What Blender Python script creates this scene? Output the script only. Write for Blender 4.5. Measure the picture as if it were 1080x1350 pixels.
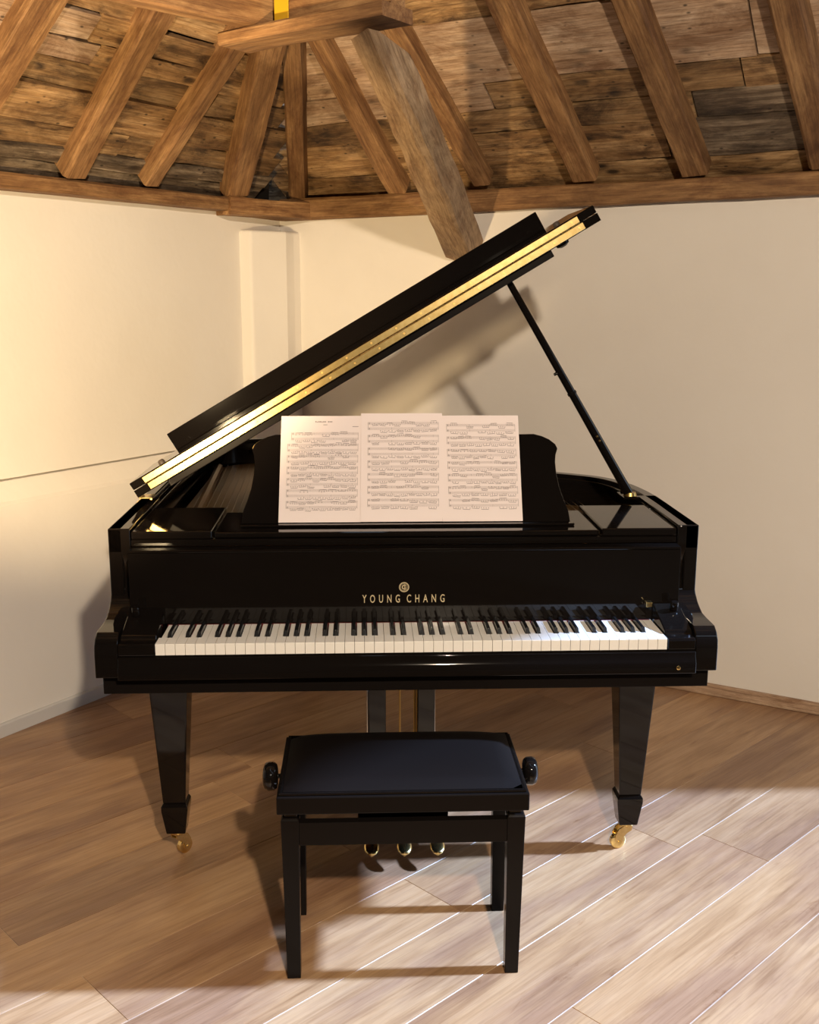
import bpy, bmesh, math, random
from mathutils import Vector, Matrix
for o in list(bpy.data.objects): bpy.data.objects.remove(o, do_unlink=True)
S = bpy.context.scene
COL = S.collection
rnd = random.Random(7)
pi = math.pi

# ---------------------------------------------------------------- camera
cam = bpy.data.cameras.new('camera'); camo = bpy.data.objects.new('camera', cam); COL.objects.link(camo)
YAW, PITCH, ROLL, F = 0.0452, -0.2033, 0.0031, 1401.68
fw = Vector((math.sin(YAW)*math.cos(PITCH), math.cos(YAW)*math.cos(PITCH), math.sin(PITCH)))
r0 = Vector((math.cos(YAW), -math.sin(YAW), 0)); u0 = r0.cross(fw)
rr = r0*math.cos(ROLL)+u0*math.sin(ROLL); uu = u0*math.cos(ROLL)-r0*math.sin(ROLL)
m = Matrix((rr, uu, -fw)).transposed().to_4x4(); m.translation = Vector((-0.1157, -2.414, 1.5509))
camo.matrix_world = m
cam.sensor_fit = 'VERTICAL'; cam.sensor_height = 36.0; cam.lens = F/1350*36; cam.clip_start = 0.05
S.camera = camo

# ---------------------------------------------------------------- world, lights, exposure
w = bpy.data.worlds.new('world'); S.world = w; w.use_nodes = True
bg = w.node_tree.nodes['Background']; bg.inputs[0].default_value = (0.66, 0.82, 1.0, 1); bg.inputs[1].default_value = 3.0
def add_light(name, kind, loc, energy, color, **kw):
    l = bpy.data.lights.new(name, kind); l.energy = energy; l.color = color
    for k, v in kw.items(): setattr(l, k, v)
    o = bpy.data.objects.new(name, l); COL.objects.link(o); o.location = loc; return o
sun = add_light('sun_lamp', 'SUN', (4, 0, 4), 15.5, (0.40, 0.60, 1.0), angle=math.radians(2.4))
sun.rotation_euler = Vector((1, 0.01, 0.725)).to_track_quat('Z', 'Y').to_euler()
WARM = (1.0, 0.73, 0.40)
ml = add_light('ceiling_spotlight', 'SPOT', (0.34, -3.0, 2.5), 510, (1.0, 0.82, 0.61), shadow_soft_size=0.05, spot_size=math.radians(84), spot_blend=.3)
ml.rotation_euler = (Vector((0.34, -3.0, 2.5))-Vector((0.0, 1.5, 1.15))).to_track_quat('Z', 'Y').to_euler()
wl = add_light('wall_washer_spot', 'SPOT', (-0.85, -0.9, 1.15), 260, WARM, shadow_soft_size=0.05, spot_size=math.radians(74), spot_blend=.5)
wl.rotation_euler = (Vector((-0.85, -0.9, 1.15))-Vector((-1.10, 1.5, 1.98))).to_track_quat('Z', 'Y').to_euler()
S.view_settings.view_transform = 'Standard'; S.view_settings.look = 'None'
S.view_settings.gamma = 1; S.view_settings.use_curve_mapping = False; S.view_settings.exposure = 0.0

# ---------------------------------------------------------------- materials
def mat(name, base=(.5,.5,.5), rough=.5, metal=0, coat=0, spec=None):
    m = bpy.data.materials.new(name); m.use_nodes = True
    b = m.node_tree.nodes['Principled BSDF']
    b.inputs['Base Color'].default_value = (*base, 1); b.inputs['Roughness'].default_value = rough
    b.inputs['Metallic'].default_value = metal
    if coat: b.inputs['Coat Weight'].default_value = coat; b.inputs['Coat Roughness'].default_value = .03
    if spec is not None: b.inputs['Specular IOR Level'].default_value = spec
    return m
def N(m, t, **kw):
    n = m.node_tree.nodes.new(t)
    for k, v in kw.items(): setattr(n, k, v)
    return n
def Lk(m, a, b): m.node_tree.links.new(a, b)
def ramp(m, fac, stops):
    n = N(m, 'ShaderNodeValToRGB'); e = n.color_ramp.elements
    while len(e) > 1: e.remove(e[-1])
    e[0].position = stops[0][0]; e[0].color = (*stops[0][1], 1)
    for p, c in stops[1:]:
        x = e.new(p); x.color = (*c, 1)
    Lk(m, fac, n.inputs[0]); return n
def mapping(m, scale, coord='Object', rand=True, dist=40):
    tc = N(m, 'ShaderNodeTexCoord'); mp = N(m, 'ShaderNodeMapping'); mp.inputs['Scale'].default_value = scale
    Lk(m, tc.outputs[coord], mp.inputs['Vector'])
    if rand:
        oi = N(m, 'ShaderNodeObjectInfo'); mu = N(m, 'ShaderNodeMath', operation='MULTIPLY'); mu.inputs[1].default_value = dist
        Lk(m, oi.outputs['Random'], mu.inputs[0]); cb = N(m, 'ShaderNodeCombineXYZ')
        for i in range(3): Lk(m, mu.outputs[0], cb.inputs[i])
        Lk(m, cb.outputs[0], mp.inputs['Location'])
    return mp.outputs[0]
def noise(m, vec, scale, detail=6, rough=.6, dist=0.0):
    n = N(m, 'ShaderNodeTexNoise'); n.inputs['Scale'].default_value = scale; n.inputs['Detail'].default_value = detail
    n.inputs['Roughness'].default_value = rough; n.inputs['Distortion'].default_value = dist
    Lk(m, vec, n.inputs['Vector']); return n.outputs['Fac']
def mix(m, fac, a, b, mode='MIX'):
    n = N(m, 'ShaderNodeMix', data_type='RGBA', blend_type=mode)
    for s, v in ((0, fac), (6, a), (7, b)):
        if isinstance(v, (int, float)): n.inputs[s].default_value = v
        elif isinstance(v, tuple): n.inputs[s].default_value = (*v, 1)
        else: Lk(m, v, n.inputs[s])
    return n.outputs[2]
def bump(m, h, strength, dist=.01):
    n = N(m, 'ShaderNodeBump'); n.inputs['Strength'].default_value = strength; n.inputs['Distance'].default_value = dist
    Lk(m, h, n.inputs['Height']); Lk(m, n.outputs[0], m.node_tree.nodes['Principled BSDF'].inputs['Normal'])
def setc(m, c): Lk(m, c, m.node_tree.nodes['Principled BSDF'].inputs['Base Color'])

lacquer = mat('black_lacquer', (.0055,.0042,.0036), .05, spec=.32)
lacquer_soft = mat('black_satin_lacquer', (.007,.0055,.005), .22, spec=.10)
brass = mat('brass', (.78,.56,.22), .22, 1)
_n = noise(brass, mapping(brass, (1,1,1), rand=False), 60, 3); _r = ramp(brass, _n, [(.3,(.70,.50,.19)),(.7,(.86,.66,.30))]); setc(brass, _r.outputs[0])
brass_dark = mat('aged_brass', (.45,.30,.10), .35, 1)
steel = mat('hinge_steel', (.75,.74,.70), .2, 1)
ivory = mat('white_key_top', (.80,.77,.72), .22)
ebony = mat('black_key', (.008,.008,.009), .25)
felt = mat('red_felt', (.10,.006,.006), .9)
leather = mat('black_leatherette', (.006,.0042,.0036), .55, spec=.09)
_n = noise(leather, mapping(leather, (1,1,1), rand=False), 600, 2); bump(leather, _n, .15, .001)
rubber = mat('dark_rubber', (.05,.035,.025), .6)
paper = mat('paper', (.80,.70,.68), .85)
ink = mat('printed_ink', (.27,.225,.22), .8)
gold_print = mat('gold_lettering', (.60,.49,.30), .4, .3)
iron = mat('gold_iron_plate', (.16,.085,.028), .35, .5)
soundboard_m = mat('spruce_soundboard', (.30,.16,.06), .4)
string_m = mat('piano_wire', (.22,.17,.12), .35, 1)
yellow = mat('yellow_webbing', (.62,.36,.01), .6)

plaster = mat('white_plaster', (.78,.74,.68), .75)
_v = mapping(plaster, (1,1,1), rand=False)
_n1 = noise(plaster, _v, 1.3, 4); _n2 = noise(plaster, _v, 9, 6)
setc(plaster, mix(plaster, .5, ramp(plaster, _n1, [(.35,(.75,.70,.64)),(.65,(.82,.78,.72))]).outputs[0], (.79,.75,.69)))
bump(plaster, noise(plaster, _v, 4, 4), .25, .02)
plaster_dimmed = mat('dimmed_wall', (.07,.055,.045), .8)  # unseen walls coloured dark so the lacquer reflects a dim room
baseboard_m = mat('grey_white_paint', (.60,.58,.56), .6)

# aged timber: grain runs along local X; brown with dark stains
def timber_mat(name, cols, stain, spots=.0, rough=.75, variation=.35, bmp=.5, grain=(1.4, 16, 16), dirt=.62):
    m = mat(name, cols[0], rough)
    gf = None
    v = mapping(m, grain); g = noise(m, v, 2.2, 10, .62, .4)
    v2 = mapping(m, (2.2, 5, 5)); b = noise(m, v2, 1.6, 6, .7, .4)
    c = ramp(m, g, [(.28, cols[0]), (.45, cols[1]), (.60, cols[2]), (.75, cols[1])]).outputs[0]
    st = ramp(m, b, [(.34, (0,0,0)), (.60, (1,1,1))]).outputs[0]
    c = mix(m, st, stain, c)
    oi = N(m, 'ShaderNodeObjectInfo')
    vr = ramp(m, oi.outputs['Random'], [(0, (1-variation,)*3), (.5, (1-variation*.45, 1-variation*.5, 1-variation*.55)), (1, (1,1,1))])
    c = mix(m, 1.0, c, vr.outputs[0], 'MULTIPLY')
    if spots:
        vo = N(m, 'ShaderNodeTexVoronoi'); vo.inputs['Scale'].default_value = 16; Lk(m, mapping(m, (.5,1,1)), vo.inputs['Vector'])
        sp = ramp(m, vo.outputs['Distance'], [(.14, (1,1,1)), (.30, (0,0,0))]).outputs[0]
        msk = ramp(m, noise(m, mapping(m, (2,2,2)), 2.5, 3), [(.42,(0,0,0)),(.58,(1,1,1))]).outputs[0]
        f = mix(m, 1.0, sp, msk, 'MULTIPLY'); f2 = mix(m, 1.0, f, (spots,)*3, 'MULTIPLY')
        c = mix(m, f2, c, (.03,.017,.009))
        v3 = N(m, 'ShaderNodeTexVoronoi'); v3.inputs['Scale'].default_value = 26; Lk(m, mapping(m, (.6,1,1), dist=23), v3.inputs['Vector'])
        c = mix(m, ramp(m, v3.outputs['Distance'], [(.07,(.8,.8,.8)),(.15,(0,0,0))]).outputs[0], c, (.018,.010,.006))
    fg = noise(m, mapping(m, (3, 70, 70)), 2.0, 6, .7, .3)
    c = mix(m, 1.0, c, ramp(m, fg, [(.36,(.62,.56,.50)),(.56,(1.08,1.06,1.02))]).outputs[0], 'MULTIPLY')
    k = noise(m, mapping(m, (1.8, 5, 5), dist=17), 1.8, 8, .75, .6)
    c = mix(m, 1.0, c, ramp(m, k, [(.36,(dirt*.9,dirt*.74,dirt*.62)),(.52,(.92,.91,.90)),(.64,(1.15,1.16,1.18))]).outputs[0], 'MULTIPLY')
    setc(m, c); bump(m, g, bmp, .008); return m
oak = timber_mat('rafter_timber', [(.18,.088,.032), (.31,.165,.066), (.44,.26,.115)], (.24,.125,.050), variation=.22)
brace_m = timber_mat('brace_timber', [(.25,.155,.08), (.42,.28,.155), (.54,.38,.23)], (.34,.23,.13), variation=.1)
board_brown = timber_mat('roof_board_brown', [(.22,.115,.045), (.43,.26,.115), (.62,.42,.22)], (.20,.11,.045), .9, variation=.4, dirt=0.22)
board_dark = timber_mat('roof_board_weathered', [(.07,.048,.032), (.20,.145,.095), (.42,.34,.25)], (.07,.050,.034), .6, variation=.3, dirt=0.22)
board_pale = timber_mat('roof_board_pale', [(.36,.23,.14), (.52,.37,.25), (.62,.48,.36)], (.42,.28,.18), .5, variation=.15, bmp=.25, dirt=0.55)
skirt_m = timber_mat('skirting_wood', [(.40,.27,.18), (.50,.35,.24), (.56,.41,.29)], (.45,.31,.21), variation=.1, bmp=.1)
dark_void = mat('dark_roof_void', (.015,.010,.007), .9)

# whitewashed oak plank
oakf = mat('limed_oak_plank', (.5,.4,.3), .38)
_g = noise(oakf, mapping(oakf, (1.1, 13, 13)), 2.0, 9, .6, .8)
_c = ramp(oakf, _g, [(.25,(.36,.205,.10)), (.45,(.49,.30,.155)), (.60,(.54,.345,.19)), (.8,(.45,.27,.14))]).outputs[0]
_w = N(oakf, 'ShaderNodeTexWave', wave_type='RINGS', rings_direction='Y'); _w.inputs['Scale'].default_value = 1.6; _w.inputs['Distortion'].default_value = 7; _w.inputs['Detail'].default_value = 3; _w.inputs['Detail Scale'].default_value = 1.2
Lk(oakf, mapping(oakf, (.6, 5.5, 5.5)), _w.inputs['Vector'])
_wm = ramp(oakf, noise(oakf, mapping(oakf, (.8, 2.5, 1)), 1.4, 2), [(.46,(0,0,0)),(.62,(.55,.55,.55))]).outputs[0]
_wc = ramp(oakf, _w.outputs['Fac'], [(.2,(.80,.76,.74)),(.6,(1,1,1))]).outputs[0]
_c = mix(oakf, 1.0, _c, mix(oakf, _wm, (1,1,1), _wc), 'MULTIPLY')
_b = ramp(oakf, noise(oakf, mapping(oakf, (1.0, 4, 4)), 1.5, 5), [(.38,(.60,.56,.61)),(.56,(.86,.86,.86))]).outputs[0]
_c = mix(oakf, 1.0, _c, _b, 'MULTIPLY')
_oi = N(oakf, 'ShaderNodeObjectInfo')
_c = mix(oakf, 1.0, _c, ramp(oakf, _oi.outputs['Random'], [(0,(.78,.76,.78)),(.35,(.93,.90,.89)),(.7,(1,.97,.94)),(1,(1,1,1))]).outputs[0], 'MULTIPLY')
_f = noise(oakf, mapping(oakf, (2.2, 75, 75)), 2.0, 5, .65, .3)
_c = mix(oakf, 1.0, _c, ramp(oakf, _f, [(.36,(.84,.80,.77)),(.56,(1.04,1.03,1.02))]).outputs[0], 'MULTIPLY')
_k = noise(oakf, mapping(oakf, (1.6, 9, 9), dist=31), 1.7, 7, .7, 1.0)
_c = mix(oakf, 1.0, _c, ramp(oakf, _k, [(.27,(.62,.50,.42)),(.37,(1,1,1))]).outputs[0], 'MULTIPLY')
setc(oakf, _c); bump(oakf, _g, .12, .002)
seam_glint = mat('seam_glint_bed', (.46,.35,.24), .8)  # pale colour in the seams stands for plank bevels catching the sun

# ---------------------------------------------------------------- helpers
def link(name, me, m, parent=None, mw=None, smooth=None):
    o = bpy.data.objects.new(name, me); COL.objects.link(o)
    if m and not me.materials: me.materials.append(m)
    if parent:
        o.parent = parent
    if mw is not None: o.matrix_basis = mw
    elif parent: 
        q = parent; off = Vector((0,0,0))
        while q: off += q.location; q = q.parent
        o.location = -off
    if smooth:
        for p in me.polygons: p.use_smooth = True
        me.set_sharp_from_angle(angle=math.radians(smooth))
    return o
def mesh(name, vs, fs):
    me = bpy.data.meshes.new(name); me.from_pydata([tuple(v) for v in vs], [], fs); me.update(); return me
def bm_mesh(name, bm):
    bmesh.ops.recalc_face_normals(bm, faces=bm.faces[:])
    me = bpy.data.meshes.new(name); bm.to_mesh(me); bm.free(); return me
def bm_box(bm, a, b, M=None):
    x0,y0,z0 = a; x1,y1,z1 = b
    v = [bm.verts.new((x,y,z) if M is None else M @ Vector((x,y,z))) for x,y,z in
         ((x0,y0,z0),(x1,y0,z0),(x1,y1,z0),(x0,y1,z0),(x0,y0,z1),(x1,y0,z1),(x1,y1,z1),(x0,y1,z1))]
    for f in ((3,2,1,0),(4,5,6,7),(0,1,5,4),(1,2,6,5),(2,3,7,6),(3,0,4,7)): bm.faces.new([v[i] for i in f])
def bev(o, w=.003, seg=2):
    b = o.modifiers.new('bevel', 'BEVEL'); b.width = w; b.segments = seg; b.limit_method = 'ANGLE'; b.angle_limit = math.radians(35); b.harden_normals = False
    for p in o.data.polygons: p.use_smooth = False
    return o
def box(name, a, b, m, parent=None, bw=.002, seg=2):
    bm = bmesh.new(); bm_box(bm, a, b); o = link(name, bm_mesh(name, bm), m, parent)
    if bw: bev(o, bw, seg)
    return o
def prism(name, pts, axis, a, b, m, parent=None, bw=.002, seg=2, smooth=None):
    """extrude polygon pts along axis ('X': pts=(y,z); 'Z': pts=(x,y); 'Y': pts=(x,z))"""
    def P(p, t):
        return (t,p[0],p[1]) if axis=='X' else ((p[0],p[1],t) if axis=='Z' else (p[0],t,p[1]))
    bm = bmesh.new(); A = [bm.verts.new(P(p,a)) for p in pts]; B = [bm.verts.new(P(p,b)) for p in pts]; n = len(pts)
    bm.faces.new(A); bm.faces.new(B[::-1])
    for i in range(n): bm.faces.new((A[i], A[(i+1)%n], B[(i+1)%n], B[i]))
    o = link(name, bm_mesh(name, bm), m, parent)
    if bw: bev(o, bw, seg)
    if smooth:
        for p in o.data.polygons: p.use_smooth = True
        o.data.set_sharp_from_angle(angle=math.radians(smooth))
    return o
def bm_tube(bm, path, rads, n=12, cap=True):
    path = [Vector(p) for p in path]; rings = []
    if not hasattr(rads, '__len__'): rads = [rads]*len(path)
    ref = Vector((0,0,1))
    t0 = (path[1]-path[0]).normalized()
    if abs(t0.z) > .9: ref = Vector((0,1,0))
    for i, p in enumerate(path):
        t = (path[min(i+1,len(path)-1)]-path[max(i-1,0)]).normalized()
        a = t.cross(ref).normalized(); b = a.cross(t)
        rings.append([bm.verts.new(p+(a*math.cos(2*pi*k/n)+b*math.sin(2*pi*k/n))*rads[i]) for k in range(n)])
    for r, s in zip(rings, rings[1:]):
        for k in range(n): bm.faces.new((r[k], r[(k+1)%n], s[(k+1)%n], s[k]))
    if cap: bm.faces.new(rings[0][::-1]); bm.faces.new(rings[-1])
def tube(name, path, rads, m, parent=None, n=14, smooth=40):
    bm = bmesh.new(); bm_tube(bm, path, rads, n); return link(name, bm_mesh(name, bm), m, parent, smooth=smooth)
def lathe(name, prof, origin, axis, m, parent=None, n=24, smooth=35):
    """prof: (t, r) pairs along axis"""
    ax = Vector(axis).normalized(); return tube(name, [Vector(origin)+ax*t for t, r in prof], [max(r,1e-4) for t, r in prof], m, parent, n, smooth)
def thing(name, label, cat, loc, group=None):
    o = bpy.data.objects.new(name, None); COL.objects.link(o); o.location = loc; o.empty_display_size = .1
    o['label'] = label; o['category'] = cat
    if group: o['group'] = group
    return o
def tag(o, label, cat, group=None):
    o['label'] = label; o['category'] = cat
    if group: o['group'] = group
    return o
def frame_matrix(p0, p1, up):
    x = (Vector(p1)-Vector(p0)).normalized(); z = Vector(up); z = (z - x*z.dot(x)).normalized(); y = z.cross(x)
    M = Matrix((x, y, z)).transposed().to_4x4(); M.translation = Vector(p0); return M
def timber(name, p0, p1, w0, h0, up, m, parent=None, w1=None, h1=None, seg=10, jit=.004, ch=.010, bow=.0, rs=None, cut=None):
    """rough sawn beam: local X along it, y width, z height (0 = lower face, growing along up)"""
    r = rs or rnd; w1 = w1 or w0; h1 = h1 or h0
    L = (Vector(p1)-Vector(p0)).length; vs = []; fs = []
    ph = [r.uniform(0, 6.28) for _ in range(8)]
    for i in range(seg+1):
        t = i/seg; w = w0+(w1-w0)*t; h = h0+(h1-h0)*t
        j = [jit*math.sin(ph[k]+t*(3+k*.9))+r.uniform(-jit,jit)*.45 for k in range(8)]
        oy = bow*math.sin(pi*t)
        c = ch*(1+.5*math.sin(ph[3]+5*t))
        for k,(y,z) in enumerate(((-w/2+c,0),(w/2-c,0),(w/2,c),(w/2,h-c),(w/2-c,h),(-w/2+c,h),(-w/2,h-c),(-w/2,c))):
            vs.append((L*t, y+oy+(j[0] if y>0 else j[1]), z+(j[2] if z<h/2 else j[3])))
    for i in range(seg):
        for k in range(8):
            a = i*8+k; b = i*8+(k+1)%8; fs.append((a, a+8, b+8, b))
    fs.append(tuple(range(8))); fs.append(tuple(range(seg*8, seg*8+8))[::-1])
    FM = frame_matrix(p0, p1, up)
    if cut is not None:
        X = FM.to_3x3() @ Vector((1,0,0))
        for i in range(8):
            wz = (FM @ Vector(vs[i])).z; vs[i] = (vs[i][0]+(cut-wz)/X.z, vs[i][1], vs[i][2])
    me = mesh(name, vs, [f[::-1] for f in fs])
    bm = bmesh.new(); bm.from_mesh(me); bmesh.ops.recalc_face_normals(bm, faces=bm.faces[:]); bm.to_mesh(me); bm.free()
    return link(name, me, m, parent, mw=frame_matrix(p0, p1, up))

# ---------------------------------------------------------------- room frame
C = Vector((-0.438, 2.558, 0))
aL = Vector((-.577, -.817, 0)); nL = Vector((.817, -.577, 0))     # along the left wall away from the corner / into the room
aR = Vector((.847, -.531, 0)); nR = Vector((-.531, -.847, 0))     # the same for the right wall
Zv = Vector((0,0,1))
WH = 1.93
def PLp(t, s, z): return C + aL*t + nL*s + Zv*z      # left wall coordinates
def PRp(t, s, z): return C + aR*t + nR*s + Zv*z
def poly_prism(name, base, z0, z1, m, kind='structure', parent=None):
    bm = bmesh.new(); A = [bm.verts.new((p.x,p.y,z0)) for p in base]; B = [bm.verts.new((p.x,p.y,z1)) for p in base]; n = len(base)
    bm.faces.new(A); bm.faces.new(B[::-1])
    for i in range(n): bm.faces.new((A[i],A[(i+1)%n],B[(i+1)%n],B[i]))
    o = link(name, bm_mesh(name, bm), m, parent)
    if kind: o['kind'] = kind
    return o
def sweep_wall(name, fn, t0, t1, prof, m, parent=None, kind='structure', nt=2):
    """prof: (s,z) polygon swept along a wall from t0 to t1"""
    bm = bmesh.new(); R = []
    for i in range(nt): 
        t = t0+(t1-t0)*i/(nt-1); R.append([bm.verts.new(fn(t, s, z)) for s, z in prof])
    n = len(prof)
    for a, b in zip(R, R[1:]):
        for i in range(n): bm.faces.new((a[i], a[(i+1)%n], b[(i+1)%n], b[i]))
    bm.faces.new(R[0]); bm.faces.new(R[-1][::-1])
    o = link(name, bm_mesh(name, bm), m, parent)
    if kind: o['kind'] = kind
    return o
RM = 6.2; RN = 6.2; JT = 3.53
# floor bed under the planks
fl = poly_prism('floor', [PLp(-.2,-.3,0), PLp(RM+.2,-.3,0), PLp(RM+.2,RN+.2,0), PLp(-.2,RN+.2,0)], -.06, -.0015, seam_glint)
# left wall: upper face set back, sloped ledge at 0.83-0.92, thicker base below
sweep_wall('wall_left', PLp, -.25, RM+.1, [(-.30,-.02),(0.0,-.02),(0.0,.822),(-.012,.834),(-.055,.898),(-.085,.900),(-.085,.906),(-.052,.906),(-.052,WH),(-.30,WH)], plaster)
sweep_wall('wall_right', PRp, -.25, JT, [(-.30,-.02),(0.0,-.02),(0.0,WH),(-.30,WH)], plaster, nt=2)
sweep_wall('wall_back', lambda t,s,z: C + aL*(RM-s) + aR*t + Zv*z, -.2, RN+.2, [(-.30,-.02),(0.0,-.02),(0.0,4.3),(-.30,4.3)], plaster_dimmed)
sweep_wall('wall_side', lambda t,s,z: C + aR*(RN-s) + aL*t + Zv*z, 0, RM+.2, [(-.30,-.02),(0.0,-.02),(0.0,4.3),(-.30,4.3)], plaster_dimmed)
# boxed white post in the corner, top just under the beam
cp = [PLp(.285,-.1,0), PLp(.27,.004,0), PLp(.11,.07,0), PRp(.055,.045,0), PRp(.06,-.1,0)]
o = poly_prism('trim_1', cp, -.01, 1.815, plaster); bev(o, .012, 3)
# skirting
sweep_wall('baseboard_left', PLp, .1, RM, [(-.03,0),(.012,0),(.012,.044),(.006,.050),(-.03,.050)], baseboard_m)
def matx(fn): 
    return Matrix((fn(1,0,0)-fn(0,0,0), fn(0,1,0)-fn(0,0,0), Zv)).transposed().to_4x4()
o = timber('baseboard_right', PRp(.1,-.012,0), PRp(JT,-.012,0), .052, .048, Zv, skirt_m, ch=.003, jit=.0012, seg=16); o['kind']='structure'
# wall plates (horizontal beams on top of the walls)
o = timber('trim_2', PLp(.36,-.05,1.882), PLp(RM,-.05,1.882), .18, .052, Zv, oak, ch=.006, jit=.003, seg=26); o['kind']='structure'
o = timber('trim_3', PRp(-.02,-.05,1.868), PRp(JT,-.05,1.890), .20, .085, Zv, oak, ch=.008, jit=.004, seg=26); o['kind']='structure'
o = timber('trim_4', PLp(.42,-.045,1.868), PRp(.06,-.0,1.868), .20, .07, Zv, oak, ch=.006, jit=.003, seg=4); o['kind']='structure'

# ---------------------------------------------------------------- floor planks (each one an object)
ANG = math.radians(41.3); fx = Vector((math.cos(ANG), math.sin(ANG), 0)); fn_ = Vector((-math.sin(ANG), math.cos(ANG), 0))
PW = .2125; row0 = -.0585
def inside(p, mrg=-.25):
    v = p-C; return v.dot(nL) > mrg and v.dot(nR) > mrg and v.dot(nL) < RN and v.dot(nR) < RM
def plank_mesh(L, W, th=.012):
    bm = bmesh.new(); bm_box(bm, (-L/2,-W/2,-th), (L/2,W/2,0))
    e = [e for e in bm.edges if all(abs(v.co.z) < 1e-6 for v in e.verts)]
    bmesh.ops.bevel(bm, geom=e, offset=.0005, segments=1, affect='EDGES')
    return bm_mesh('floor_plank', bm)
cache = {}
for k in range(-14, 16):
    y = row0 + PW*(k+.5)
    rk = random.Random(100+k); x = -5.2 - rk.uniform(0, 1.9)
    if k == -1: x = 0.806 - 1.9*4       # keep the end joint seen beside the right piano leg
    while x < 4.6:
        L = 1.9 if k == -1 else rk.choice((1.5, 1.9, 2.2))
        c = fx*(x+L/2)+fn_*y
        ends = [fx*(x+L*q)+fn_*y for q in (0,.25,.5,.75,1)]
        vis = [p for p in ends if inside(p)]
        if vis and min(p.y for p in vis) < 3.2 and max(p.y for p in vis) > -3.6:
            if L not in cache: cache[L] = plank_mesh(L-.0012, PW-.0022)
            M = Matrix((fx, fn_, Zv)).transposed().to_4x4(); M.translation = c
            link('floor_plank', cache[L], oakf, fl, mw=M)
        x += L

# ---------------------------------------------------------------- roof
TL, TR = math.radians(40), math.radians(35)
ZL, ZR = 1.99, 2.01
def RLp(t, s, d=0):   # left slope: t along the wall, s up the slope, d outwards (above the boards' lower face)
    return C + aL*t + nL*(s*math.cos(TL)) + Zv*(ZL + s*math.sin(TL)) + (Zv*math.cos(TL)-nL*math.sin(TL))*d
def RRp(t, s, d=0):
    return C + aR*t + nR*(s*math.cos(TR)) + Zv*(ZR + s*math.sin(TR)) + (Zv*math.cos(TR)-nR*math.sin(TR))*d
upL = Zv*math.cos(TL)-nL*math.sin(TL); upR = Zv*math.cos(TR)-nR*math.sin(TR)
SL, SR = 3.36, 3.73
bm = bmesh.new()
hs = 2.57; hsR = 3.05
def slab(bm, pts, up, th=.03):
    A = [bm.verts.new(p) for p in pts]; B = [bm.verts.new(p+up*th) for p in pts]; n = len(pts)
    bm.faces.new(A); bm.faces.new(B[::-1])
    for i in range(n): bm.faces.new((A[i],A[(i+1)%n],B[(i+1)%n],B[i]))
slab(bm, [RLp(-.2,-.35,.035), RLp(RM+.2,-.35,.035), RLp(RM+.2,SL,.035), RLp(hsR,SL,.035)], upL)
slab(bm, [RRp(-.2,-.35,.035), RRp(JT,-.35,.035), RRp(JT,SR,.035), RRp(hs,SR,.035)], upR)
slab(bm, [RRp(t,s_,.035) for t, s_ in ((JT,.45),(3.93,.58),(4.03,.98),(4.4,1.3),(RM+.2,1.3),(RM+.2,SR),(JT,SR))], upR)  # added unseen roof piece, edge shaped to cut sunlight off keys and floor
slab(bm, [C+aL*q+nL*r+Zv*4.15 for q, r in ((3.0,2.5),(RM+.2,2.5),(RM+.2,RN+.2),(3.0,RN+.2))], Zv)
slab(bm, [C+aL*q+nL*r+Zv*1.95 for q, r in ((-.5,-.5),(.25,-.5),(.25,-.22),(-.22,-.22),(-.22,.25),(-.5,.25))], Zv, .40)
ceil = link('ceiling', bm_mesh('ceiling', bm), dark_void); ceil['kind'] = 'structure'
# boards: parts of the ceiling, courses along the slope, each board its own object
def board(fn, up, t0, t1, s0a, s0b, s1a, s1b, m, lift=0.0, th=.022, rk=rnd):
    """t0,t1 ends; s0 lower edge, s1 upper edge (at both ends)"""
    n = max(3, int(abs(t1-t0)/.12)); vs = []; fs = []
    O = fn(t0, s0a, 0); ax = (fn(t1, s0a, 0)-O).normalized(); L = abs(t1-t0)
    p1, p2 = rk.uniform(0,6), rk.uniform(0,6)
    for i in range(n+1):
        q = i/n; lo = s0a+(s0b-s0a)*q+.004*math.sin(p1+q*9)+rk.uniform(-.002,.002); hi = s1a+(s1b-s1a)*q-.006+.005*math.sin(p2+q*8)+rk.uniform(-.002,.002)
        for s in (lo, hi):
            for d in (-lift, -lift+th): vs.append((L*q, s, d))
    for i in range(n):
        a = i*4; b = a+4
        fs += [(a,b,b+2,a+2),(a+1,a+3,b+3,b+1),(a,a+1,b+1,b),(a+2,b+2,b+3,a+3)]
    fs += [(0,2,3,1),(n*4,n*4+1,n*4+3,n*4+2)]
    me = mesh('roof_board', vs, fs)
    bm = bmesh.new(); bm.from_mesh(me); bmesh.ops.recalc_face_normals(bm, faces=bm.faces[:]); bm.to_mesh(me); bm.free()
    sdir = (fn(t0,1,0)-fn(t0,0,0)).normalized()
    M = Matrix((ax, sdir, up)).transposed().to_4x4(); M.translation = fn(t0, 0, 0)
    return link('roof_board', me, m, ceil, mw=M)
rl = random.Random(21)
Lc = [-.30,-.075,.011,.079,.177,.326,.428,.513,.613,.74,.86,.99,1.13,1.28,1.42,1.6,1.8,2.0,2.2,2.4]
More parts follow.
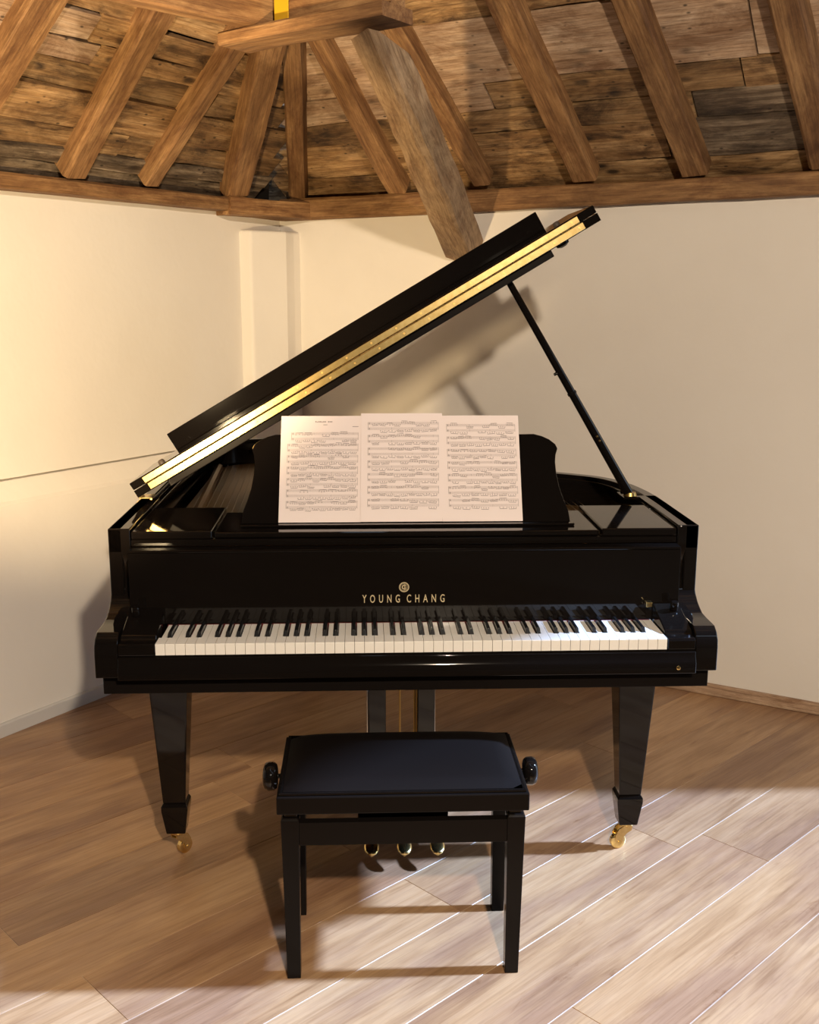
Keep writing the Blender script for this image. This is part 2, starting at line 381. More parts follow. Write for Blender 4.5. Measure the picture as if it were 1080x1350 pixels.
for i in range(len(Lc)-1):
    s0, s1 = Lc[i], Lc[i+1]
    tmin = max(.03, math.cos(TL)*s0*.92) + (.15 if i < 13 else .0)
    t = tmin; tend = 4.8
    while t < tend:
        ln = rl.choice((.42,.85,.95,1.3,1.7)) if s1 < 1 else 2.6
        t2 = min(t+ln, tend)
        mm = rl.choices((board_brown, board_dark, board_pale), (.66,.24,.10))[0]
        if i in (2, 1): mm = rl.choice((board_brown, board_dark))
        sl = rl.uniform(-.008,.008)
        board(RLp, upL, t+.003, t2-.003, s0, s0, s1, s1, mm, lift=rl.uniform(0,.014), rk=rl); t = t2
Rc = [-.30,-.10,.055,.245,.36,.49,.77,.96,1.15,1.35,1.6,1.85,2.1,2.4]
Rsplit = {2: board_dark, 1: board_brown, 3: board_brown, 4: board_brown, 5: board_pale, 0: board_brown}
for i in range(len(Rc)-1):
    s0, s1 = Rc[i], Rc[i+1]
    t = math.cos(TR)*s0*.95-.30
    tend = JT
    first = True
    while t < tend:
        ln = rl.choice((.9,1.3,1.7)) if not first else rl.uniform(.26,.34)
        t2 = min(t+ln, tend); 
        if tend-t2 < .3: t2 = tend
        mm = board_dark if (i == 2 and t > .45) else (board_dark if (i==1 and t>1.9) else (board_pale if i == 5 else rl.choices((board_brown, board_dark), (.85,.15))[0]))
        if i == 4: mm = board_brown if t > 1.0 else board_pale
        board(RRp, upR, t+.003, t2-.003, s0, s0, s1, s1, mm, lift=rl.uniform(0,.008), rk=rl); t = t2; first = False
# rafters: parts of the ceiling
RD = .07
def rafter(fn, up, b, tpt, w, ext=.0, h=.085, w1=None, bow=0.0, low=.02):
    (t0, s0), (t1, s1) = b, tpt
    dt, ds = t1-t0, s1-s0; k = ext/ds; j = low/ds
    p0 = fn(t0-dt*j, s0-ds*j, -RD); p1 = fn(t1+dt*k, s1+ds*k, -RD)
    return timber('rafter', p0, p1, w, h, up, oak, ceil, w1=w1, jit=.004, ch=.009, seg=14, bow=bow)
rafter(RLp, upL, (1.718,.184), (1.704,.671), .105, 1.2)
rafter(RLp, upL, (1.242,.027), (1.327,.818), .100, 1.1)
rafter(RLp, upL, (.879,.025), (.935,.687), .075, .25, bow=.006)
rafter(RLp, upL, (.395,.016), (.80,.727), .112, .35)
rafter(RRp, upR, (.075,.014), (.561,.875), .078, .8, h=.10)
rafter(RRp, upR, (.594,.033), (.643,.846), .082, .5, bow=-.008)
rafter(RRp, upR, (.983,.046), (.954,.813), .075, .7)
rafter(RRp, upR, (1.411,.040), (1.374,.928), .098, 1.2)
rafter(RRp, upR, (1.837,.040), (1.767,.865), .095, 1.2)
rafter(RRp, upR, (2.271,.040), (2.221,.792), .095, 1.2)
rafter(RRp, upR, (2.75,.040), (2.70,.865), .095, 1.2)
rafter(RLp, upL, (2.25,.040), (2.28,.792), .10, 1.2)
rafter(RLp, upL, (2.8,.040), (2.8,.792), .10, 1.2)
# the heavy brace and the frame of tie beams
tag(timber('timber_brace', (-.085,.50,2.125), (.30,2.17,1.655), .115, .10, (.25,-.5,1), brace_m, w1=.135, h1=.12, seg=16, jit=.007, ch=.012, bow=-.012, cut=2.168),
    'weathered grey-brown diagonal timber brace rising from the white wall behind the lid', 'beam')
tag(timber('tie_beam', (-.458,.703,2.20), (-.022,.352,2.20), .125, .034, Zv, oak, seg=8, jit=.002, ch=.004),
    'flat short timber plank carrying the two frame beams under the roof peak', 'beam')
tag(timber('frame_beam', (-.335,.665,2.236), (-.72,.335,2.236), .055, .15, Zv, oak, seg=6, jit=.002, ch=.005),
    'roof frame beam running up out of the picture, left of the yellow strap', 'beam')
tag(timber('frame_beam', (-.318,.610,2.236), (-.022,.360,2.236), .055, .15, Zv, oak, seg=6, jit=.002, ch=.005),
    'roof frame beam standing on the short plank, right of the yellow strap', 'beam')
st = box('yellow_strap', (-.025,-.004,0), (.025,.0,.17), yellow, None, .0015)
st.location = (-.317,.573,2.245); st.rotation_euler = (0,0,-.70)
tag(st, 'bright yellow webbing strap hanging on the roof frame at top of the picture', 'strap')

# ---------------------------------------------------------------- grand piano
P = thing('grand_piano', 'black polished grand piano with its lid propped open in the corner', 'piano', (0, .9, 0))
HW = .745; DX = -.004; TZ = .974
def spline(pts, n=8):
    out = []
    for i in range(len(pts)-1):
        p0 = Vector(pts[max(i-1,0)]); p1 = Vector(pts[i]); p2 = Vector(pts[i+1]); p3 = Vector(pts[min(i+2,len(pts)-1)])
        for k in range(n):
            t = k/n; out.append(.5*((2*p1)+(-p0+p2)*t+(2*p0-5*p1+4*p2-p3)*t*t+(-p0+3*p1-3*p2+p3)*t*t*t))
    out.append(Vector(pts[-1])); return out
def offset(path, d):
    out = []
    for i, p in enumerate(path):
        t = (path[min(i+1,len(path)-1)]-path[max(i-1,0)]).normalized(); out.append(p+Vector((-t.y, t.x))*d)
    return out
RY = .195
rimc = [(HW,RY),(HW,.35),(HW,.52),(.738,.68),(.712,.82),(.655,.93),(.55,1.01),(.43,1.075),(.31,1.16),(.20,1.29),(.11,1.45),(.02,1.63),(-.09,1.78),(-.24,1.87),(-.42,1.89),(-.58,1.865),(-.69,1.79),(-.738,1.66),(-HW,1.5),(-HW,1.1),(-HW,.7),(-HW,RY)]
rim = spline([Vector(p) for p in rimc], 6)
rim = [p+Vector((DX,0)) for p in rim]
def band(name, path, d0, d1, z0, z1, m, parent, bw=.003):
    a = offset(path, d0); b = offset(path, d1); bm = bmesh.new(); R = []
    for p, q in zip(a, b): R.append([bm.verts.new((p.x,p.y,z0)), bm.verts.new((q.x,q.y,z0)), bm.verts.new((q.x,q.y,z1)), bm.verts.new((p.x,p.y,z1))])
    for r, s in zip(R, R[1:]):
        for k in range(4): bm.faces.new((r[k], r[(k+1)%4], s[(k+1)%4], s[k]))
    bm.faces.new(R[0]); bm.faces.new(R[-1][::-1])
    o = link(name, bm_mesh(name, bm), m, parent)
    if bw: bev(o, bw, 2)
    for p in o.data.polygons: p.use_smooth = True
    o.data.set_sharp_from_angle(angle=math.radians(30)); return o
case = band('outer_rim', rim, 0, .034, .62, TZ, lacquer, P)
band('inner_rim', [p for p in rim[4:-4]], .0345, .056, .64, TZ-.010, lacquer, P)
# bottom beams / soundboard / plate
inner = offset(rim, .05)
def flat(name, path, z0, z1, m, parent, bw=0):
    return prism(name, [(p.x,p.y) for p in path], 'Z', z0, z1, m, parent, bw)
flat('soundboard', inner[3:-3], .835, .845, soundboard_m, P)
pl_in = offset(rim, .075)
plate = flat('iron_plate', [p for p in pl_in if p.y > .40], .872, .884, iron, P, .003)
# raised struts of the plate and the strings
for xa, xb in ((-.60,-.66), (-.28,-.45), (.05,-.16), (.34,.16)):
    bm = bmesh.new(); bm_tube(bm, [(xa,.47,.895),(xb, 1.62 if xb<-.1 else (1.40 if xb<0 else 1.10),.895)], .016, 8)
    link('plate_strut', bm_mesh('plate_strut', bm), iron, P, smooth=40)
bm = bmesh.new()
for i in range(60):
    x = -.62+i*.0205; e = 1.68 if x < -.2 else max(.95, 1.62-(x+.2)*1.0)
    bm_tube(bm, [(x,.50,.905),(x-.05 if x<0 else x-.02, min(e,1.7)-.04,.902)], .0012, 4, False)
st_ = link('strings', bm_mesh('strings', bm), string_m, P); st_['kind'] = 'stuff'
bm = bmesh.new()
for i in range(110):
    x = -.60+i*.0108; y = .44+.03*(i%3); bm_tube(bm, [(x,y,.884),(x,y,.925)], .0035, 6)
tp = link('tuning_pins', bm_mesh('tuning_pins', bm), string_m, P); tp['kind'] = 'stuff'

# cheeks with arms
prof = [(.60,TZ),(RY,TZ),(RY,.915),(.196,.905),(.203,.885),(.208,.86),(.208,.838),(.203,.815),(.190,.795),(.168,.778),(.145,.768),(.128,.762),(.09,.760),(.055,.760),(.032,.759),(.014,.748),(.003,.732),(.0,.712),(.0,.655),(.60,.655)]
for s, nm in ((-1,''),(1,'')):
    x0, x1 = sorted((s*HW+DX, s*(HW-.054)+DX))
    o = prism('cheek', [(y-(0.0),z) for y,z in prof], 'X', x0, x1, lacquer, P, .0022, 2, smooth=28)
# keybed, keyslip
box('keybed', (-.736+DX,.032,.603), (.736+DX,.62,.652), lacquer_soft, P, .002)
sl = prism('keyslip', [(-.012,.653),(-.012,.678),(-.010,.683),(-.004,.694),(-.003,.704),(.004,.707),(.018,.707),(.018,.653)], 'X', -.6905+DX, .6905+DX, lacquer, P, .0015, 2, smooth=30)
# key blocks (wedges beside the keys)
KX = .005
for s in (-1, 1):
    xi = KX+s*.6135; xo = s*.690+DX; x0, x1 = sorted((xi, xo))
    kb = prism('key_block', [(.0,.709),(.0,.731),(.004,.737),(.03,.740),(.036,.748),(.150,.782),(.150,.709)], 'X', x0, x1, lacquer, P, .0025, 3)
    xk = s*.668+DX
    lathe('fallboard_pivot', [(0,.010),(.018,.010),(.021,.008),(.022,0)], (xk,.118,.776), (0,-.3,1), lacquer, P)
# small brass catch at the right block and emblem screw on the slip
box('brass_catch', (.596,.128,.778), (.612,.150,.790), brass, P, .001)
o = lathe('slip_emblem', [(0,.0052),(.0012,.0052),(.0016,.0042)], (.643,-.0122,.668), (0,-1,0), brass, P, 20)
# keys
WKP = .0235; wx0 = KX-26*WKP
def white_mesh(w, kind):
    vsn = []; bm = bmesh.new(); L = .152; h = .022; z1 = .7382; z0 = .711
    cl, cr = {'C':(0,.0075),'D':(.0055,.0055),'E':(.0075,0),'F':(0,.0085),'G':(.005,.0065),'A':(.0065,.005),'B':(.0085,0),'N':(0,0)}[kind]
    a = w/2
    pts = [(-a,-.001),(a,-.001),(a,.048),(a-cr,.048),(a-cr,L),(-a+cl,L),(-a+cl,.048),(-a,.048)]
    q = []
    for p in pts:
        if not q or (Vector(p)-Vector(q[-1])).length > 1e-5: q.append(p)
    A = [bm.verts.new((x,y,z0)) for x,y in q]; B = [bm.verts.new((x,y,z1)) for x,y in q]; n = len(q)
    bm.faces.new(A); bm.faces.new(B[::-1])
    for i in range(n): bm.faces.new((A[i],A[(i+1)%n],B[(i+1)%n],B[i]))
    bmesh.ops.recalc_face_normals(bm, faces=bm.faces[:])
    ed = [e for e in bm.edges if all(abs(v.co.z-z1)<1e-6 and v.co.y < .04 for v in e.verts) and all(v.co.y < .0 for v in e.verts)]
    bmesh.ops.bevel(bm, geom=ed, offset=.0015, segments=2, affect='EDGES')
    return bm_mesh('white_key', bm)
wm = {k: white_mesh(WKP-.0010, k) for k in 'CDEFGABN'}
names = 'ABCDEFG'
bm = bmesh.new()
def bk(bm):
    w0, w1, L = .0049, .0040, .098
    z0, z1 = .735, .7495
    v = [bm.verts.new(p) for p in ((-w0,0,z0),(w0,0,z0),(w0,L,z0),(-w0,L,z0),(-w1,.010,z1),(w1,.010,z1),(w1,L,z1),(-w1,L,z1))]
    for f in ((3,2,1,0),(4,5,6,7),(0,1,5,4),(1,2,6,5),(2,3,7,6),(3,0,4,7)): bm.faces.new([v[i] for i in f])
    bmesh.ops.bevel(bm, geom=[e for e in bm.edges if all(x.co.z > .74 for x in e.verts)], offset=.0014, segments=2, affect='EDGES')
bk(bm); bme = bm_mesh('black_key', bm)
boff = {'C':-.0018,'D':.0018,'F':-.0022,'G':0,'A':.0022}
for i in range(52):
    n = names[i%7]; k = n
    if i == 51: k = 'N'
    x = wx0+(i+.5)*WKP
    link('white_key', wm[k], ivory, P, mw=Matrix.Translation((x,-.9,0)))
    if n in boff and i < 51:
        link('black_key', bme, ebony, P, mw=Matrix.Translation((x+WKP/2+boff[n],.048-.9,0)))
box('key_frame', (-.606,.004,.690), (.616,.148,.7095), lacquer_soft, P, 0)
box('felt_strip', (-.602,.1485,.705), (.612,.1515,.7388), felt, P, 0)
# fallboard
fb = prism('fallboard', [(.1525,.7395),(.164,.7395),(.168,.92),(.156,.92),(.1535,.750)], 'X', -.690+DX, .690+DX, lacquer, P, .0015)
fbd = Vector((0,.0025,.170)).normalized(); fbn = Vector((0,-fbd.z,fbd.y))
def fbp(x, z, d=.0006):
    y = .1535+(z-.750)/.170*.0025; return Vector((x,y,z))+fbn*d
bf = box('hinge_rail', (-.690+DX,.156,.9205), (.690+DX,.20,.9272), lacquer, P, .0015)
# brass lettering
def text_mesh(body, size, name, spacing=1.0, ext=.0004, off=0.0):
    cu = bpy.data.curves.new(name, 'FONT'); cu.body = body; cu.size = size; cu.align_x = 'CENTER'; cu.space_character = spacing; cu.extrude = ext; cu.offset = off; cu.resolution_u = 3
    to = bpy.data.objects.new(name, cu); COL.objects.link(to); bpy.context.view_layer.update()
    me = bpy.data.meshes.new_from_object(to.evaluated_get(bpy.context.evaluated_depsgraph_get())); bpy.data.objects.remove(to, do_unlink=True); me.name = name
    return me
def place_on(name, me, origin, right, up, m, parent, sx=1.0):
    r = Vector(right).normalized(); u = Vector(up).normalized(); nn = r.cross(u)
    M = Matrix((r*sx, u, nn)).transposed().to_4x4(); M.translation = Vector(origin)-parent_off(parent); return link(name, me, m, parent, mw=M)
def parent_off(q):
    off = Vector((0,0,0))
    while q: off += q.location; q = q.parent
    return off
for body, xc, wd in (('YOUNG', -.0702, .094), ('CHANG', .0418, .095)):
    tm = text_mesh(body, .029, 'maker_name', 2.0, .0004, .0002)
    xs = [v.co.x for v in tm.vertices]; sc = wd/(max(xs)-min(xs)); cx_ = (max(xs)+min(xs))/2*sc
    place_on('maker_name', tm, fbp(xc-cx_, .7895), (1,0,0), fbd, gold_print, fb, sc)
def ring_mesh(name, r0, r1, th, n=40):
    bm = bmesh.new(); V = []
    for i in range(n):
        a = 2*pi*i/n; c, s = math.cos(a), math.sin(a); V.append([bm.verts.new((c*r,s*r,z)) for r,z in ((r0,0),(r1,0),(r1,th),(r0,th))])
    for i in range(n):
        a, b = V[i], V[(i+1)%n]
        for k in range(4): bm.faces.new((a[k],a[(k+1)%4],b[(k+1)%4],b[k]))
    return bm_mesh(name, bm)
place_on('maker_emblem', ring_mesh('maker_emblem', .0105, .0128, .0008), fbp(-.0125,.829), (1,0,0), fbd, gold_print, fb)
place_on('maker_emblem', ring_mesh('maker_emblem_ring', .0086, .0094, .0008), fbp(-.0125,.829), (1,0,0), fbd, gold_print, fb)
cm = text_mesh('C', .017, 'maker_emblem_letter', 1, .0004, .0005)
place_on('maker_emblem', cm, fbp(-.0128,.8232), (1,0,0), fbd, gold_print, fb)
bm = bmesh.new(); bm_box(bm, (-.0008,-.0072,0), (.0008,.0072,.0008)); bm_box(bm, (-.0008,-.0008,0), (.0055,.0008,.0008))
place_on('maker_emblem', bm_mesh('maker_emblem_bar', bm), fbp(-.0115,.829), (1,0,0), fbd, gold_print, fb)
# front rail with side shelves and music desk tray
box('front_rail', (-.690+DX,.197,.9275), (.690+DX,.222,.945), lacquer, P, .003)
for s in (-1, 1):
    x0, x1 = sorted((s*.4925, s*.689+DX)); 
    box('side_shelf', (x0,.197,.9455), (x1,.50,.966), lacquer, P, .004, 3)
tray = box('music_desk_tray', (-.488,.206,.9455), (.487,.46,.960), lacquer, P, .004, 3)
box('paper_ledge', (-.43,.262,.9605), (.435,.280,.966), lacquer, P, .002)
# music desk (curved outline, leaning back)
DB = Vector((0,.305,.961)); dt_ = Vector((0,.37,.93)).normalized(); dn = Vector((0,-dt_.z,dt_.y))
half = [(.432,.0),(.428,.03),(.416,.062),(.406,.095),(.400,.13),(.398,.162),(.400,.182),(.4055,.199),(.400,.211),(.384,.224),(.365,.233),(.343,.239),(.31,.2385),(.28,.238)]
outl = half+[(-x,y) for x,y in half[::-1]]
bm = bmesh.new(); A = [bm.verts.new(DB+Vector((x,0,0))+dt_*y) for x,y in outl]; B = [bm.verts.new(v.co-dn*.018) for v in A]; n = len(A)
bm.faces.new(A); bm.faces.new(B[::-1])
for i in range(n): bm.faces.new((A[i],A[(i+1)%n],B[(i+1)%n],B[i]))
md = link('music_desk', bm_mesh('music_desk', bm), lacquer, P); bev(md, .002, 2)
box('desk_prop', (-.02,.36,.961), (.02,.375,1.05), lacquer_soft, P, .001)

# lid: main panel, folded front flap, hinge
LA = .536; LH = Vector((-.745,0,1.013)); lu = Vector((math.cos(LA),0,math.sin(LA))); ln_ = Vector((-math.sin(LA),0,math.cos(LA)))
LY = .52; TH = .022
def LP(u, y, n): return LH+lu*u+ln_*n+Vector((0,y,0))
def lid_prism(name, pts, n0, n1, m, parent, bw=.003, seg=3, smooth=None):
    bm = bmesh.new(); A = [bm.verts.new(LP(u,y,n0)) for u,y in pts]; B = [bm.verts.new(LP(u,y,n1)) for u,y in pts]; n = len(pts)
    bm.faces.new(A); bm.faces.new(B[::-1])
    for i in range(n): bm.faces.new((A[i],A[(i+1)%n],B[(i+1)%n],B[i]))
    o = link(name, bm_mesh(name, bm), m, parent); bev(o, bw, seg)
    if smooth:
        for p in o.data.polygons: p.use_smooth = True
        o.data.set_sharp_from_angle(angle=math.radians(smooth))
    return o
lidout = [(p.x+.745-DX+(.0), p.y) for p in offset(rim, -.008) if p.y > LY]
lidpts = [(1.470,LY)]+[(min(max(u-.006,-.006),1.470), y) for u,y in lidout]+[(-.006,LY)]
lid = lid_prism('lid', lidpts, -TH-.001, -.001, lacquer, P, smooth=25)
flap = lid_prism('lid_front_flap', [(-.006,LY),(1.470,LY),(1.470,.86),(-.006,.86)], .001, TH+.001, lacquer, P)
lid_prism('flap_lip', [(.087,.838),(1.383,.838),(1.383,.858),(.087,.858)], TH+.001, .080, lacquer, flap, .002)
lid_prism('lid_batten', [(.085,.535),(1.318,.535),(1.318,.60),(.085,.60)], -.043, -TH-.001, lacquer_soft, lid, .002)
# brass piano hinge: two leaves on the edge faces, barrel, screws
def lid_box(name, u0, u1, y0, y1, n0, n1, m, parent, bw=.0006):
    return lid_prism(name, [(u0,y0),(u1,y0),(u1,y1),(u0,y1)], n0, n1, m, parent, bw, 1)
hu0, hu1 = .034, 1.418
lf1 = lid_box('hinge_leaf', hu0, hu1, LY-.0018, LY, .0022, .0195, brass, flap)
lf2 = lid_box('hinge_leaf', hu0+.004, hu1+.006, LY-.0018, LY, -.0205, -.0022, brass, lid)
bm = bmesh.new(); nk = 46
for i in range(nk):
    a = hu0+(hu1-hu0)*i/nk+.001; b = hu0+(hu1-hu0)*(i+1)/nk-.001
    bm_tube(bm, [LP(a,LY-.003,0), LP(b,LY-.003,0)], .0026, 8)
link('hinge_barrel', bm_mesh('hinge_barrel', bm), brass, lid, smooth=40)
bm = bmesh.new()
for i in range(18):
    u = hu0+.03+i*(hu1-hu0-.05)/17
    for du, nn in ((0,.0115),(.012,-.012)):
        c = LP(u+du, LY-.0018, nn); bm_tube(bm, [c+Vector((0,.0005,0)), c-Vector((0,.0008,0))], .0030, 8)
sc_ = link('hinge_screw', bm_mesh('hinge_screw', bm), brass_dark, lid); sc_['kind'] = 'stuff'
for u in (.085, 1.375):
    c = LP(u, .60, TH+.001); tube('rubber_button', [c, c+ln_*.006, c+ln_*.010], [.010,.009,.006], rubber, flap)
c = LP(1.36,.575,-TH-.001); tube('lid_latch', [c, c-ln_*.008, c-ln_*.013], [.020,.018,.008], lacquer_soft, lid)
# lid hinges on the left rim
for y in (.62, 1.2):
    bm = bmesh.new(); bm_tube(bm, [(-.752,y-.03,.985),(-.752,y+.03,.985)], .006, 10); bm_box(bm, (-.752,y-.028,.9745), (-.715,y+.028,.977)); bm_box(bm,(-.755,y-.02,.985),(-.749,y+.02,1.0))
    link('lid_hinge', bm_mesh('lid_hinge', bm), brass, P, smooth=40)
# prop stick with its socket on the right rim
pb = Vector((.664,.60,.974)); pt = LP(1.185,.60,-TH-.002)
pd = (pt-pb).normalized()
prop = tube('lid_prop', [pb+pd*.01, pb+pd*.05, pb+pd*.35, pt-pd*.03, pt-pd*.008, pt], [.0150,.0135,.0115,.0095,.0085,.0045], lacquer, P, 16)
tube('prop_hinge', [pb+pd*.345-Vector((0,.0,0)), pb+pd*.352], [.0135,.0135], lacquer_soft, prop, 16)
for q in (.19, .205): 
    c = pb+pd*q; tube('prop_screw', [c-Vector((.0,.0125,0)), c-Vector((0,.0138,0))], [.0035,.0025], brass, prop, 10)
c = pb+pd*.42; tube('prop_knob', [c+Vector((-.008,-.004,-.004)), c+Vector((-.017,-.005,-.009))], [.005,.004], lacquer, prop, 10)
tube('prop_socket', [(.664,.60,.9745),(.664,.60,.984)], [.020,.017], brass_dark, P, 18)
box('prop_bracket', (.640,.575,.9665), (.688,.66,.9742), lacquer, P, .002)
tube('spare_prop_knob', [(.655,.66,.976),(.675,.69,.980)], [.006,.006], brass_dark, P, 10)

# front legs, rear leg, casters
def loft_box(name, secs, m, parent, bw=.003):
    """secs: (cx, cy, z, wx, wy)"""
    bm = bmesh.new(); R = []
    for cx, cy, z, wx, wy in secs: R.append([bm.verts.new((cx+a*wx/2, cy+b*wy/2, z)) for a,b in ((-1,-1),(1,-1),(1,1),(-1,1))])
    for r, s in zip(R, R[1:]):
        for k in range(4): bm.faces.new((r[k], r[(k+1)%4], s[(k+1)%4], s[k]))
    bm.faces.new(R[0][::-1]); bm.faces.new(R[-1])
    o = link(name, bm_mesh(name, bm), m, parent); bev(o, bw, 2); return o
def caster(x, y, ang, parent):
    r = .0225; d = Vector((math.cos(ang), math.sin(ang), 0)); sd = Vector((-d.y, d.x, 0)); c = Vector((x,y,0))+d*.024+Zv*r
    bm = bmesh.new()
    bm_tube(bm, [(x,y,.0785),(x,y,.073),(x,y,.066)], [.022,.022,.013], 18)
    for s in (-1, 1):      # horn shaped fork cheeks
        pts = [(-.014,.068),(.008,.072),(.026,.062),(.036,.044),(.033,.022),(.024,.012),(.015,.020),(.013,.036),(.002,.048),(-.012,.056)]
        A = [bm.verts.new(Vector((x,y,0))+d*a+Zv*z+sd*s*.0095) for a,z in pts]; B = [bm.verts.new(v.co+sd*s*.004) for v in A]; n = len(A)
        bm.faces.new(A); bm.faces.new(B[::-1])
        for i in range(n): bm.faces.new((A[i],A[(i+1)%n],B[(i+1)%n],B[i]))
    bm_tube(bm, [c-sd*.0155, c+sd*.0155], .0045, 10)
    f = link('caster', bm_mesh('caster', bm), brass, parent, smooth=35)
    tube('caster_wheel', [c-sd*.0090, c-sd*.006, c+sd*.006, c+sd*.0090], [r-.005, r, r, r-.005], brass, f, 28)
def leg(cx, cy, z1, ang):
    L = loft_box('leg', [(cx,cy,.172,.062,.062),(cx,cy,z1,.112,.112)], lacquer, P, .004)
    loft_box('leg_foot', [(cx,cy,.0785,.052,.052),(cx,cy,.146,.071,.071),(cx,cy,.152,.072,.072),(cx,cy,.163,.072,.072),(cx,cy,.1725,.062,.062)], lacquer, L, .003)
    caster(cx, cy, ang, L)
LGX = .634; LGY = .345
leg(-LGX+DX, LGY, .6035, math.radians(50)); leg(LGX+DX, LGY, .6035, math.radians(190)); leg(-.33, 1.68, .6205, math.radians(100))
# lyre
LYY = .44
for x in (-.0775, .0615):
    loft_box('lyre_post', [(x,LYY,.124,.050,.032),(x,LYY,.606,.050,.032)], lacquer, P, .003)
lb = box('lyre_box', (-.128,.375,.050), (.112,.505,.1235), lacquer, P, .004)
box('lyre_top', (-.115,.40,.590), (.10,.48,.603), lacquer_soft, P, .002)
for x in (-.012, .030, .036): tube('pedal_rod', [(x,.455,.124),(x,.455,.603)], .0028, brass_dark, P, 8)
for s, x in ((-1,-.104),(1,.088)): tube('lyre_brace', [(x,.452,.118),(x,.50,.60)], .0035, steel, P, 8)
for x in (-.096, -.006, .085):
    bm = bmesh.new(); secs = [(.40,.066,.012),(.345,.070,.010),(.31,.070,.012),(.285,.066,.017),(.262,.060,.0205),(.247,.055,.0185),(.239,.052,.0125),(.235,.051,.005)]
    R = []
    for y, z, hw in secs:
        R.append([bm.verts.new((x+hw*math.cos(a), y, z+.0055*math.sin(a))) for a in [2*pi*k/16 for k in range(16)]])
    for r, s in zip(R, R[1:]):
        for k in range(16): bm.faces.new((r[k], r[(k+1)%16], s[(k+1)%16], s[k]))
    bm.faces.new(R[0]); bm.faces.new(R[-1][::-1])
    link('pedal', bm_mesh('pedal', bm), brass, P, smooth=60)

# ---------------------------------------------------------------- sheet music
PB = Vector((0,.291,.9665))
def sheet(name, x0, x1, off, h, tilt, label, title, seed, dz=0.0):
    r = random.Random(seed); o0 = PB+dn*off+dt_*dz
    nx = 6; ny = 8; W = x1-x0; vs = []; fs = []
    def pt(u, v, e=0):      # u 0..1 across, v 0..1 up
        return o0+Vector((x0+W*u+(v*tilt),0,0))+dt_*(h*v)+dn*(e+.0016*math.sin(pi*u)*math.sin(pi*v*.9))
    for j in range(ny+1):
        for i in range(nx+1): vs.append(pt(i/nx, j/ny))
    for j in range(ny):
        for i in range(nx): a = j*(nx+1)+i; fs.append((a,a+1,a+nx+2,a+nx+1))
    S_ = thing(name, label, 'sheet music', (o0.x+(x0+x1)/2, o0.y, o0.z), 'sheet music on the piano desk')
    pg = link('page', mesh('page', vs, fs), paper, S_)
    sm = pg.modifiers.new('s', 'SOLIDIFY'); sm.thickness = .0004; sm.offset = -1
    # printed music: staves, bar lines, beamed notes
    V = []; Fc = []
    def quad(u0, v0, u1, v1, sk=0, e=.0005):
        if u1 < u0: return
        k = max(1, int((u1-u0)/.17)); 
        for q in range(k):
            a0 = u0+(u1-u0)*q/k; a1 = u0+(u1-u0)*(q+1)/k; s0 = sk*q/k; s1 = sk*(q+1)/k
            b = len(V); V.extend((pt(a0,v0+s0,e),pt(a1,v0+s1,e),pt(a1,v1+s1,e),pt(a0,v1+s0,e))); Fc.append((b,b+1,b+2,b+3))
    top = .84 if title else .915; bot = .115; ns = 7
    for sidx in range(ns):
        vt = top-(top-bot)*(sidx)/(ns-.22) ; l = .085 if not (title and sidx == 0) else .13; rgt = .955
        for st2 in (0, 1):
            vb = vt-st2*.050
            for k in range(5): quad(l, vb-k*.0048, rgt, vb-k*.0048+.00095)
            quad(l+.014, vb-.015, l+.024, vb-.004); quad(l+.018, vb-.023, l+.0205, vb+.004)
            # groups of beamed notes
            nb = r.choice((7,8,9)); 
            for g in range(nb):
                if r.random() < (.16 if st2 == 0 else .04): continue
                gu = l+.055+(rgt-l-.06)*g/nb; gw = (rgt-l-.06)/nb*.78; base = vb-.020+r.uniform(-.004,.016) if st2 == 0 else vb-.026+r.uniform(-.006,.006); dirn = r.choice((-1,1)) if st2 == 0 else -1
                sl = r.uniform(-.006,.006); nn = r.choice((3,4,4,6))
                quad(gu, base+dirn*.016, gu+gw, base+dirn*.016+.0042, sl)
                for k in range(nn):
                    uu_ = gu+gw*k/(nn-1) if nn > 1 else gu; yy = base+sl*k/max(nn-1,1)+r.uniform(-.0035,.0035)
                    quad(uu_-.006, yy-.0025, uu_+.006, yy+.0025)
                    quad(uu_-.0012, min(yy,base+dirn*.016), uu_+.0012, max(yy,base+dirn*.016))
        quad(l, vt-.070, l+.004, vt+.001); quad(rgt-.003, vt-.070, rgt, vt+.001)
        for k in range(1, r.choice((3,4))):
            q = l+(rgt-l)*(k/3.4+.04); quad(q, vt-.019, q+.0025, vt); quad(q, vt-.069, q+.0025, vt-.050)
    if title:
        u = .42
        for k in range(11):
            if k in (7,): u += .02; continue
            quad(u, .938, u+.014, .938+r.choice((.008,.011,.012))); u += .0195
        quad(.52,.912,.57,.917); quad(.88,.895,.955,.900)
    mu = link('printed_notes', mesh('printed_notes', V, Fc), ink, S_); mu['kind'] = 'stuff'
    return S_
sheet('sheet_music', -.3335, -.1205, 0.0, .285, .006, 'left sheet of piano music, the one with a title line at its top', True, 3, 0.0)
sheet('sheet_music', -.1215, .0930, .0035, .291, .004, 'middle sheet of piano music overlapping the titled sheet', False, 5)
sheet('sheet_music', .0935, .3035, .0020, .285, -.004, 'right sheet of piano music beside the empty end of the desk', False, 11)

# ---------------------------------------------------------------- piano bench
BX, BY = -.0285, -.080
Bn = thing('piano_bench', 'black adjustable piano bench with padded seat in front of the keyboard', 'bench', (BX, BY, 0))
fx0, fx1, fy0, fy1 = -.309, .252, -.244, .085
sf = box('seat_frame', (fx0,fy0,.422), (fx1,fy1,.464), lacquer_soft, Bn, .003, 2)
box('seat_moulding', (fx0+.006,fy0+.006,.4642), (fx1-.006,fy1-.006,.470), lacquer, sf, .002, 2)
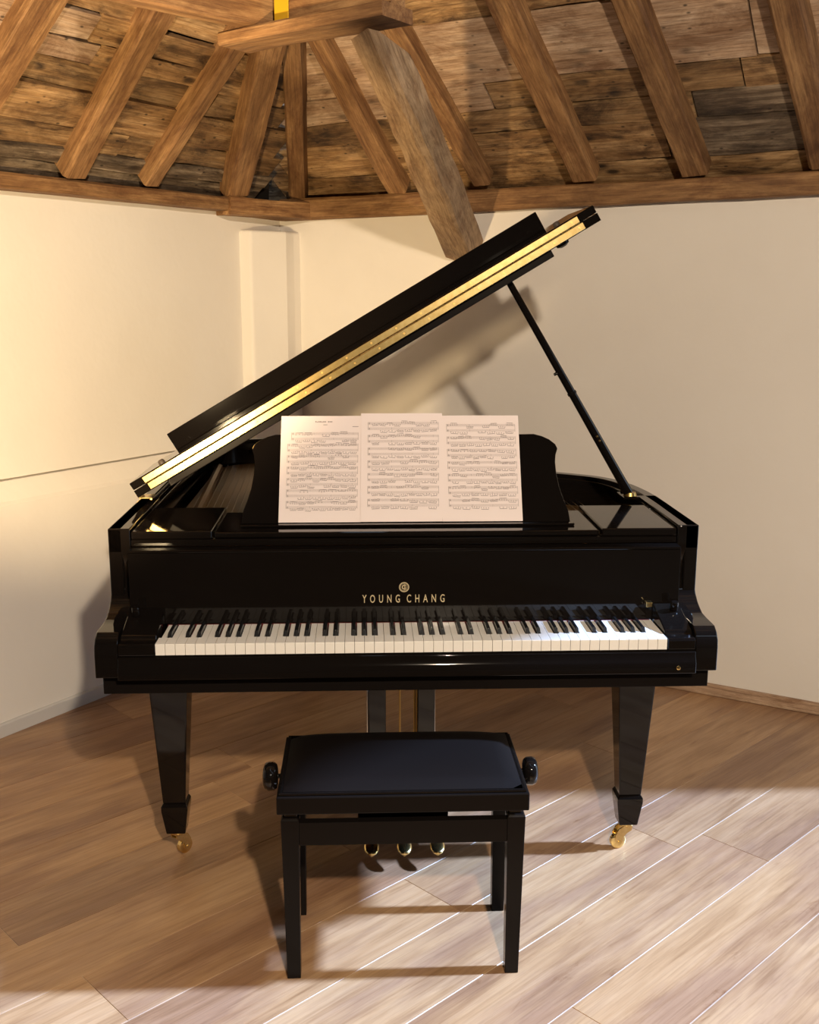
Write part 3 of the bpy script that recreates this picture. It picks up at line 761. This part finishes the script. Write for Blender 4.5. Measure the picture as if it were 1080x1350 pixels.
# cushion
bm = bmesh.new(); nx, ny = 24, 16; cx0, cx1, cy0, cy1 = fx0+.014, fx1-.014, fy0+.014, fy1-.012
G = []
for j in range(ny+1):
    row = []
    for i in range(nx+1):
        u = -1+2*i/nx; v = -1+2*j/ny; x = (cx0+cx1)/2+u*(cx1-cx0)/2; y = (cy0+cy1)/2+v*(cy1-cy0)/2
        z = .4705+.024*((1-abs(u)**5)*(1-abs(v)**4))**.55
        row.append(bm.verts.new((x,y,z)))
    G.append(row)
for j in range(ny):
    for i in range(nx): bm.faces.new((G[j][i],G[j][i+1],G[j+1][i+1],G[j+1][i]))
bd = [G[0][i] for i in range(nx+1)]+[G[j][nx] for j in range(1,ny+1)]+[G[ny][i] for i in range(nx-1,-1,-1)]+[G[j][0] for j in range(ny-1,0,-1)]
bm.faces.new(bd[::-1])
link('cushion', bm_mesh('cushion', bm), leather, sf, smooth=60)
# legs, taper inside only
def bleg(xo, sx, yo, sy):
    def sec(z, w, q): 
        a, b = sorted((xo+sx*q, xo+sx*(q+w))); c, d = sorted((yo+sy*q, yo+sy*(q+w))); return ((a+b)/2,(c+d)/2,z,b-a,d-c)
    loft_box('leg', [sec(.0,.031,.007),(*sec(.30,.038,.002)[:2],.30,*sec(.30,.038,.002)[3:]),sec(.398,.041,0),sec(.403,.033,.004)], lacquer_soft, Bn, .0015)
lx0, lx1, ly0, ly1 = fx0+.007, fx1-.005, fy0+.018, fy1-.012
for xo, sx in ((lx0,1),(lx1,-1)):
    for yo, sy in ((ly0,1),(ly1,-1)): bleg(xo, sx, yo, sy)
box('apron', (lx0+.0405,ly0+.004,.336), (lx1-.0405,ly0+.026,.391), lacquer_soft, Bn, .001)
box('apron', (lx0+.0405,ly1-.026,.336), (lx1-.0405,ly1-.004,.391), lacquer_soft, Bn, .001)
for x in (lx0+.004, lx1-.026): box('apron', (x,ly0+.0405,.336), (x+.022,ly1-.0405,.391), lacquer_soft, Bn, .001)
for x in (lx0+.022, lx1-.022):
    for y in (ly0+.022, ly1-.022): box('guide_block', (x-.014,y-.014,.4035), (x+.014,y+.014,.4215), lacquer, Bn, .002)
box('lift_mechanism', (-.13,-.19,.372), (.075,.03,.4215), lacquer_soft, Bn, .002)
for s, x, z in ((-1, fx0, .437), (1, fx1, .440)):
    prof_ = [(.0,.006),(.008,.006),(.0085,.018),(.011,.028),(.017,.033),(.030,.034),(.038,.031),(.042,.024),(.044,.012),(.0445,.0)]
    o = lathe('height_knob', prof_, (x,BY,z), (s,0,0), lacquer, Bn, 10, 50)
